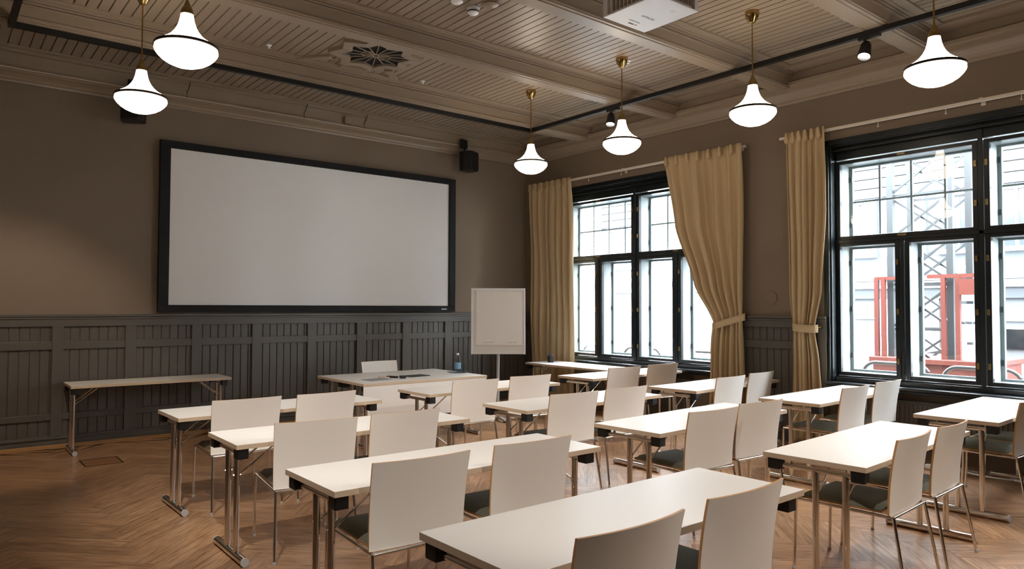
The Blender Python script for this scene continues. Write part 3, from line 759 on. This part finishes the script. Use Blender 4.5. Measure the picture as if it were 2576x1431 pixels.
b = MB(); b.box(-.024, .024, -.07, .07, 0, .022); o = b.build('remote_control', M['black'], bevel=.006, loc=(4.36, 7.66, ZT_), rot=(0, 0, .5)); tag(o, 'black remote control lying next to the beige packet', 'remote control')
b = MB(); b.box(-.035, .035, -.05, .05, 0, .03); o = b.build('adapter_plug', M['black'], bevel=.006, loc=(4.43, 7.54, ZT_), rot=(0, 0, -.4)); tag(o, "small black adapter at the front edge of the presenter's table", 'adapter')
b = MB(); b.box(-.15, .15, -.10, .10, 0, .008); o = b.build('tablet_computer', M['black'], bevel=.004, loc=(4.70, 7.68, ZT_), rot=(0, 0, .1)); tag(o, "flat black tablet in the middle of the presenter's table", 'tablet')
b = MB(); b.lathe([(0, 0), (.13, 0), (.15, .012), (.146, .014), (.128, .005), (0, .005)], 36); o = b.build('glass_plate', M['petclear'], smooth=True, loc=(5.38, 7.74, ZT_)); tag(o, 'shallow clear plate under the water bottle', 'plate')
t = thing('water_bottle', "clear water bottle with blue label on the presenter's table", 'bottle', (5.37, 7.74, ZT_+.006))
b = MB(); b.lathe([(0, 0), (.036, 0), (.04, .008), (.04, .135), (.036, .15), (.038, .165), (.034, .18), (.018, .205), (.014, .215), (.014, .228)], 28); b.build('body', M['petclear'], t, smooth=True)
b = MB(); b.lathe([(.0412, .045), (.0412, .125)], 28); b.build('label', M['bluelabel'], t, smooth=True)
b = MB(); b.lathe([(.0, .246), (.017, .246), (.018, .24), (.018, .224), (.0155, .222)], 20); b.build('cap', M['whiteplastic'], t, smooth=True)
b = MB(); b.lathe([(.0, .003), (.03, .003), (.031, 0), (.036, .085), (.034, .085), (.028, .006), (0, .006)], 28)
o = b.build('drinking_glass', M['petclear'], smooth=True, loc=(5.455, 7.76, ZT_+.006)); tag(o, 'small clear drinking glass beside the water bottle', 'glass')

# pen cup on the lengthwise desk
b = MB(); b.lathe([(0, 0), (.042, 0), (.043, .002), (.045, .10), (.042, .10), (.04, .006), (0, .006)], 28)
o = b.build('pen_cup', M['black'], smooth=True, loc=(7.52, 8.32, ZT_)); tag(o, 'dark cup of markers on the desk along the first window', 'pen cup')
for k, (dx, dy, m, lab) in enumerate(((.012, .01, 'marker1', 'green-capped marker standing in the dark pen cup'), (-.016, -.008, 'marker3', 'blue marker standing in the dark pen cup'), (.008, -.02, 'marker2', 'red marker standing in the dark pen cup'))):
    b = MB(); b.tube([(0, 0, 0), (dx*.7, dy*.7, .135)], .008, 10); o = b.build('marker', M[m], smooth=True, loc=(7.52+dx, 8.32+dy, ZT_+.006)); tag(o, lab, 'marker', 'markers in the pen cup')

# ------------------------------------------------------------------ flip chart
RZ = -math.radians(36)
t = thing('flip_chart', 'white flip chart easel on a single pole before the corner curtain', 'flip chart', (6.30, 8.08, 0), RZ)
b = MB(); b.tube([(0, 0, .03), (0, 0, 1.0)], .022, 16); b.build('pole', M['greyplastic'], t, smooth=True)
b = MB()
for k in range(5):
    a = k*2*PI/5; b.bar((0, 0, .055), (.30*math.cos(a), .30*math.sin(a), .035), .035, .025)
b.build('base', M['greyplastic'], t, bevel=.004)
for k in range(5):
    a = k*2*PI/5; b = MB(); b.lathe([(0, 0), (.022, 0), (.025, .012), (.02, .024), (0, .024)], 14, (.28*math.cos(a), .28*math.sin(a), 0)); b.build('caster', M['black'], t, smooth=True)
tilt = Matrix.Translation((0, -.03, 1.40)) @ Matrix.Rotation(math.radians(-5), 4, 'X')
def fb(x0, x1, y0, y1, z0, z1, name, m, bev=.003):
    b = MB(); b.box(x0, x1, y0, y1, z0, z1)
    for v in b.bm.verts: v.co = tilt @ v.co
    return b.build(name, m, t, bevel=bev)
fb(-.385, .385, -.004, .012, -.465, .465, 'board', M['boardgrey'])
fb(-.385, -.36, -.016, .014, -.475, .465, 'side_rail', M['whiteplastic']); fb(.36, .385, -.016, .014, -.475, .465, 'side_rail', M['whiteplastic'])
fb(-.36, .36, -.02, -.004, .425, .463, 'paper_clamp', M['whiteplastic'])
fb(-.375, .375, -.03, -.002, -.472, -.452, 'pen_tray', M['boardgrey'])
p = fb(-.315, .345, -.012, -.0045, -.345, .424, 'paper_pad', M['paper'], 0)
for x in (-.09, .11): fb(x-.014, x+.014, -.017, -.012, .405, .43, 'pad_hook', M['whiteplastic'])
for x0, wds in ((-.2, (.05, .07)), (.14, (.03, .02, .04))):
    for w in wds:
        fb(x0, x0+w, -.0126, -.0121, -.308, -.303, 'pen_scribble', M['inklight'], 0); x0 += w+.012

# ------------------------------------------------------------------ floor hatch, cable
t = thing('floor_socket', 'square floor socket lid set in the oak floor before the empty wall desk', 'floor socket', (1.41, 8.42, 0), 0)
b = MB()
for x0, x1, y0, y1 in ((-.175, .175, -.19, -.176), (-.175, .175, .176, .19), (-.175, -.161, -.176, .176), (.161, .175, -.176, .176)): b.box(x0, x1, y0, y1, 0, .003)
b.build('rim', M['hatch'], t)
b = MB(); b.box(-.16, .16, -.175, .175, 0, .0015); b.build('lid', M['lid'], t)
b = MB(); pts = []
for i in range(90):
    q = i/89; a = q*4.2*PI
    pts.append((7.78 - .06*q + .13*math.cos(a)*(1-.5*q), 2.60-.75*q + .16*math.sin(a)*(1-.4*q), .012+.028*abs(math.sin(a*.5))))
b.tube(pts, .008, 6)
o = b.build('power_cable', M['whiteplastic'], smooth=True); tag(o, 'loose white power cable coiled on the floor under the window desk', 'cable')
b = MB(); b.box(-.035, .035, -.16, .16, 0, .045); o = b.build('power_strip', M['whiteplastic'], bevel=.008, loc=(7.80, 2.86, .001), rot=(0, 0, .2)); tag(o, 'white power strip on the floor beneath the radiator near the cable', 'power strip')

# ------------------------------------------------------------------ outside
b = MB(); b.box(XO+.02, 12.0-1.2, -14, 40, -.25, -.05); struct(b.build('street_pavement', M['pave']), 'pale pavement outside the windows')
b = MB(); b.box(10.8, 26, -14, 40, -.25, -.12); struct(b.build('street', M['asphalt']), 'street outside the windows')
FX = 17.0; FH = 9.0
t = thing('facade_building', 'pale grey building across the street with boarded bays and cornices', 'building', (FX, 8, -.12))
def fbx(name, m, boxes, par=t, bev=0):
    b = MB()
    for x0, x1, y0, y1, z0, z1 in boxes: b.box(x0-FX, x1-FX, y0-8, y1-8, z0+.12, z1+.12)
    return b.build(name, m, par, bevel=bev)
Y0, Y1 = -10, 30
fbx('wall', M['facade'], [(FX+.1, FX+2, Y0, Y1, -.12, FH)])
bays = [(-4.4, -.6), (.8, 3.4), (4.3, 8.55), (10.6, 13.2), (14.45, 16.4), (18.2, 21.5), (23, 26)]
pil = []; prev = Y0
for a, c in bays: pil.append((prev, a)); prev = c
pil.append((prev, Y1))
for a, c in pil: fbx('pilaster', M['facade'], [(FX-.06, FX+.1, a, c, -.12, FH)])
for a, c in bays:
    bl = []; z = 4.16
    while z < FH-.2: bl.append((FX+.02, FX+.1, a, c, z, z+.205)); z += .225
    fbx('board_gap_shade', M['facadedk'], [(FX+.085, FX+.11, a, c, 2.5, FH)])  # dark sheet behind the boards paints shade into their gaps
    fbx('boarding', M['facade2'], bl)
    n = max(1, int((c-a)/1.05)); wd = (c-a)/n
    for k in range(n):
        y = a+wd*k; w0, w1 = y+wd*.2, y+wd*.8
        f = fbx('window', M['facade'], [(FX+.0, FX+.1, w0-.09, w0, 2.84, 4.12), (FX+.0, FX+.1, w1, w1+.09, 2.84, 4.12), (FX+.0, FX+.1, w0, w1, 4.03, 4.12), (FX-.04, FX+.1, w0-.1, w1+.1, 2.77, 2.86), (FX+.02, FX+.1, (w0+w1)/2-.02, (w0+w1)/2+.02, 2.86, 4.03)])
        fbx('pane', M['facglass'], [(FX+.08, FX+.098, w0, w1, 2.86, 4.03)], f)
    # shop window under a grey lintel
    fbx('lintel', M['facadedk'], [(FX-.02, FX+.1, a, c, 1.81, 2.04)])
    for k in range(n):
        y = a+wd*k; w0, w1 = y+.12, y+wd-.12
        f = fbx('shop_window', M['facade'], [(FX-.0, FX+.1, y, w0, -.1, 1.81), (FX-.0, FX+.1, w1, y+wd, -.1, 1.81), (FX+.0, FX+.1, w0, w1, -.1, .35), (FX+.02, FX+.1, w0, w1, 1.34, 1.38)])
        fbx('pane', M['facglass'] if (k+int(a*3)) % 3 else M['facade2'], [(FX+.07, FX+.098, w0, w1, .35, 1.81)], f)
for z0_, z1_, d in ((2.20, 2.30, .28), (2.30, 2.36, .14), (2.42, 2.50, .12), (2.04, 2.12, .1)):
    fbx('cornice_band', M['facade2'] if d > .13 else M['facade'], [(FX-d, FX+.1, Y0, Y1, z0_, z1_)])  # projecting bands coloured grey, their shading is put into the colour
fbx('plinth', M['facadedk'], [(FX-.05, FX+.1, Y0, Y1, -.12, .12)])

# mast hoist with red base
HX = 11.5
t = thing('construction_hoist', 'red-based construction hoist with grey lattice mast in the street', 'hoist', (HX+.3, 4.5, -.12))
def hx(name, m, bars, w=.06):
    b = MB()
    for p, q, *r in bars:
        b.bar((p[0]-.3, p[1]-4.5, p[2]+.12), (q[0]-.3, q[1]-4.5, q[2]+.12), r[0] if r else w)
    return b.build(name, m, t)
ya, yb_ = 4.91, 4.08
masts = []
for x in (0, .7):
    for y in (ya, yb_): hx('mast_post', M['galv'], [((x, y, .6), (x, y, 8.5))], .09 if x == 0 else .07)
br = []
z = .62; k = 0
while z < 8:
    for x in (0, .7):
        br.append(((x, ya, z), (x, yb_, z+.62), .03)); br.append(((x+.04, yb_, z), (x+.04, ya, z+.62), .03)); br.append(((x+.02, ya, z+.66), (x+.02, yb_, z+.66), .035))
    z += .68
hx('lattice', M['galv'], br)
hx('guide_rail', M['galv'], [((.1, 3.86, 1.6), (.1, 3.86, 8.5))], .08)
red = []
for y in (5.08, 4.98, 4.14, 3.95): red.append(((-.12, y, .7), (-.12, y, 2.06), .06))
red += [((-.12, 5.1, 2.05), (-.12, 4.55, 2.05), .05), ((-.12, 4.35, 2.06), (-.12, 3.6, 2.06), .055), ((-.12, 3.9, 1.9), (-.12, 3.6, 1.9), .22)]
for y in (5.08, 3.95): red += [((.85, y, .7), (.85, y, 2.06), .06), ((-.12, y, 2.05), (.85, y, 2.05), .05)]
hx('red_cage', M['red'], red)
b = MB(); b.box(-.5, .9, -.93, .62, .55+.12, .78+.12); b.box(-.55, .95, -.98, .66, .78+.12, .86+.12); b.build('red_chassis', M['red'], t, bevel=.01)
for y in (-.7, .35):
    for x in (-.3, .7):
        b = MB(); b.tube([(x-.07, y, .27), (x+.07, y, .27)], .27, 20); b.build('wheel', M['tyre'], t, smooth=True)
        b = MB(); b.bar((x, y, .27), (x, y, .7), .07); b.build('strut', M['galv'], t)
b = MB()
for k in range(4): b.box(-.36, -.34, -.86, -.55, .95+k*.29, 1.2+k*.29)
b.build('sign_panels', M['whiteplastic'], t)

# arched barrier hoops on the pavement
def hoop(y, label):
    t = thing('barrier_hoop', label, 'barrier hoop', (9.35, y, -.05), 0, 'grey barrier hoops on the pavement')
    b = MB(); w, hgt, r = .40, .96, .16; pts = [(0, -w, 0), (0, -w, hgt-r)]
    for k in range(1, 7): a = PI - k*PI/12; pts.append((0, -w+r+r*math.cos(a), hgt-r+r*math.sin(a)))
    for k in range(6, -1, -1): a = k*PI/12; pts.append((0, w-r+r*math.cos(a), hgt-r+r*math.sin(a)))
    pts.append((0, w, 0))
    b.tube(pts, .022, 12); b.build('tube', M['hoop'], t, smooth=True)
    for y_ in (-w, w):
        b = MB(); b.lathe([(0, 0), (.05, 0), (.05, .01), (0, .01)], 16, (0, y_, 0)); b.build('foot_plate', M['galv'], t)
    return t
hp = hoop(3.96, 'grey arched barrier outside, before the left lower pane of the red-hoist window')
for y, lab in ((3.02, 'grey arched barrier outside, in front of the red hoist base'), (2.05, 'grey arched barrier outside, before the white parked car'), (6.75, 'grey arched barrier outside the window nearer the screen, beside its tied curtain'), (8.05, 'grey arched barrier outside the window nearer the screen, before the lower middle pane'), (9.05, 'grey arched barrier outside, seen past the straight corner curtain')):
    dup(hp, (9.35, y, -.05), 0, lab)

# parked white car, its nose seen past the window post
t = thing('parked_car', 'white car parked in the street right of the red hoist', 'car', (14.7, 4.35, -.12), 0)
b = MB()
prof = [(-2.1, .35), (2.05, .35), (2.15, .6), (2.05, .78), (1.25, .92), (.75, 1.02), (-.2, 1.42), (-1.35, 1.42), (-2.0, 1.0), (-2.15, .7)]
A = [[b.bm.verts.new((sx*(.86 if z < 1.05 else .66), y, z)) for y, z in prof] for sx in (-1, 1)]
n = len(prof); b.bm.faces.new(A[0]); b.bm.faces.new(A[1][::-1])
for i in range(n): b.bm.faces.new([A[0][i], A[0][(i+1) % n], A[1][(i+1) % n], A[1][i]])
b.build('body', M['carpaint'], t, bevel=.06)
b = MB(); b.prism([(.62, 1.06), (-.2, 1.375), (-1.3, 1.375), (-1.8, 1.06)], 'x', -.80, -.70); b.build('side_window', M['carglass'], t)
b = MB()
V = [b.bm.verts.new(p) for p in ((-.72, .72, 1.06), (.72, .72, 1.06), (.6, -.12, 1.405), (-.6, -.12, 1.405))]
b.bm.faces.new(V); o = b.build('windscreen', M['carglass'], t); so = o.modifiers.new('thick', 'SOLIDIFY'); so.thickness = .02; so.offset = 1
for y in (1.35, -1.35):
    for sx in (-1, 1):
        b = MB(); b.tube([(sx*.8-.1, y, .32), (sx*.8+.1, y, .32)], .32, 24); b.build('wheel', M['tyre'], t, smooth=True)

# ------------------------------------------------------------------ daylight
w = bpy.data.worlds.new('overcast_sky'); S.world = w; w.use_nodes = True
bg = w.node_tree.nodes['Background']; bg.inputs['Color'].default_value = (.90, .95, 1.0, 1); bg.inputs['Strength'].default_value = 29
for c in (W1, W2):
    L = bpy.data.lights.new('window_portal', 'AREA'); L.shape = 'RECTANGLE'; L.size = 2*WH; L.size_y = ZT-ZS
    L.cycles.is_portal = True
    o = bpy.data.objects.new('window_portal', L); COL.objects.link(o); o.location = (XO+.03, c, (ZS+ZT)/2); o.rotation_euler = (0, PI/2, 0)
    o.rotation_euler = Vector((-1, 0, 0)).to_track_quat('-Z', 'Y').to_euler()

# ------------------------------------------------------------------ camera
yaw, pit, rol, fpx = .68133224, .03094173, .00303642, 1808.806
f = Vector((math.sin(yaw)*math.cos(pit), math.cos(yaw)*math.cos(pit), math.sin(pit)))
r = Vector((math.cos(yaw), -math.sin(yaw), 0)); u = r.cross(f)
c_, s_ = math.cos(rol), math.sin(rol)
r2 = r*c_+u*s_; u2 = u*c_-r*s_
cam = bpy.data.cameras.new('camera'); cam.sensor_width = 36; cam.lens = fpx/2576*36; cam.clip_start = .05; cam.clip_end = 200
co = bpy.data.objects.new('camera', cam); COL.objects.link(co)
mw = Matrix((r2, u2, -f)).transposed().to_4x4(); mw.translation = (0, 0, 1.6); co.matrix_world = mw
S.camera = co

S.view_settings.view_transform = 'Standard'; S.view_settings.look = 'None'; S.view_settings.gamma = 1; S.view_settings.use_curve_mapping = False
S.view_settings.exposure = 0.95
S.cycles.use_denoising = True
S.cycles.max_bounces = 8; S.cycles.diffuse_bounces = 4; S.cycles.transparent_max_bounces = 12
S.cycles.sample_clamp_indirect = 6
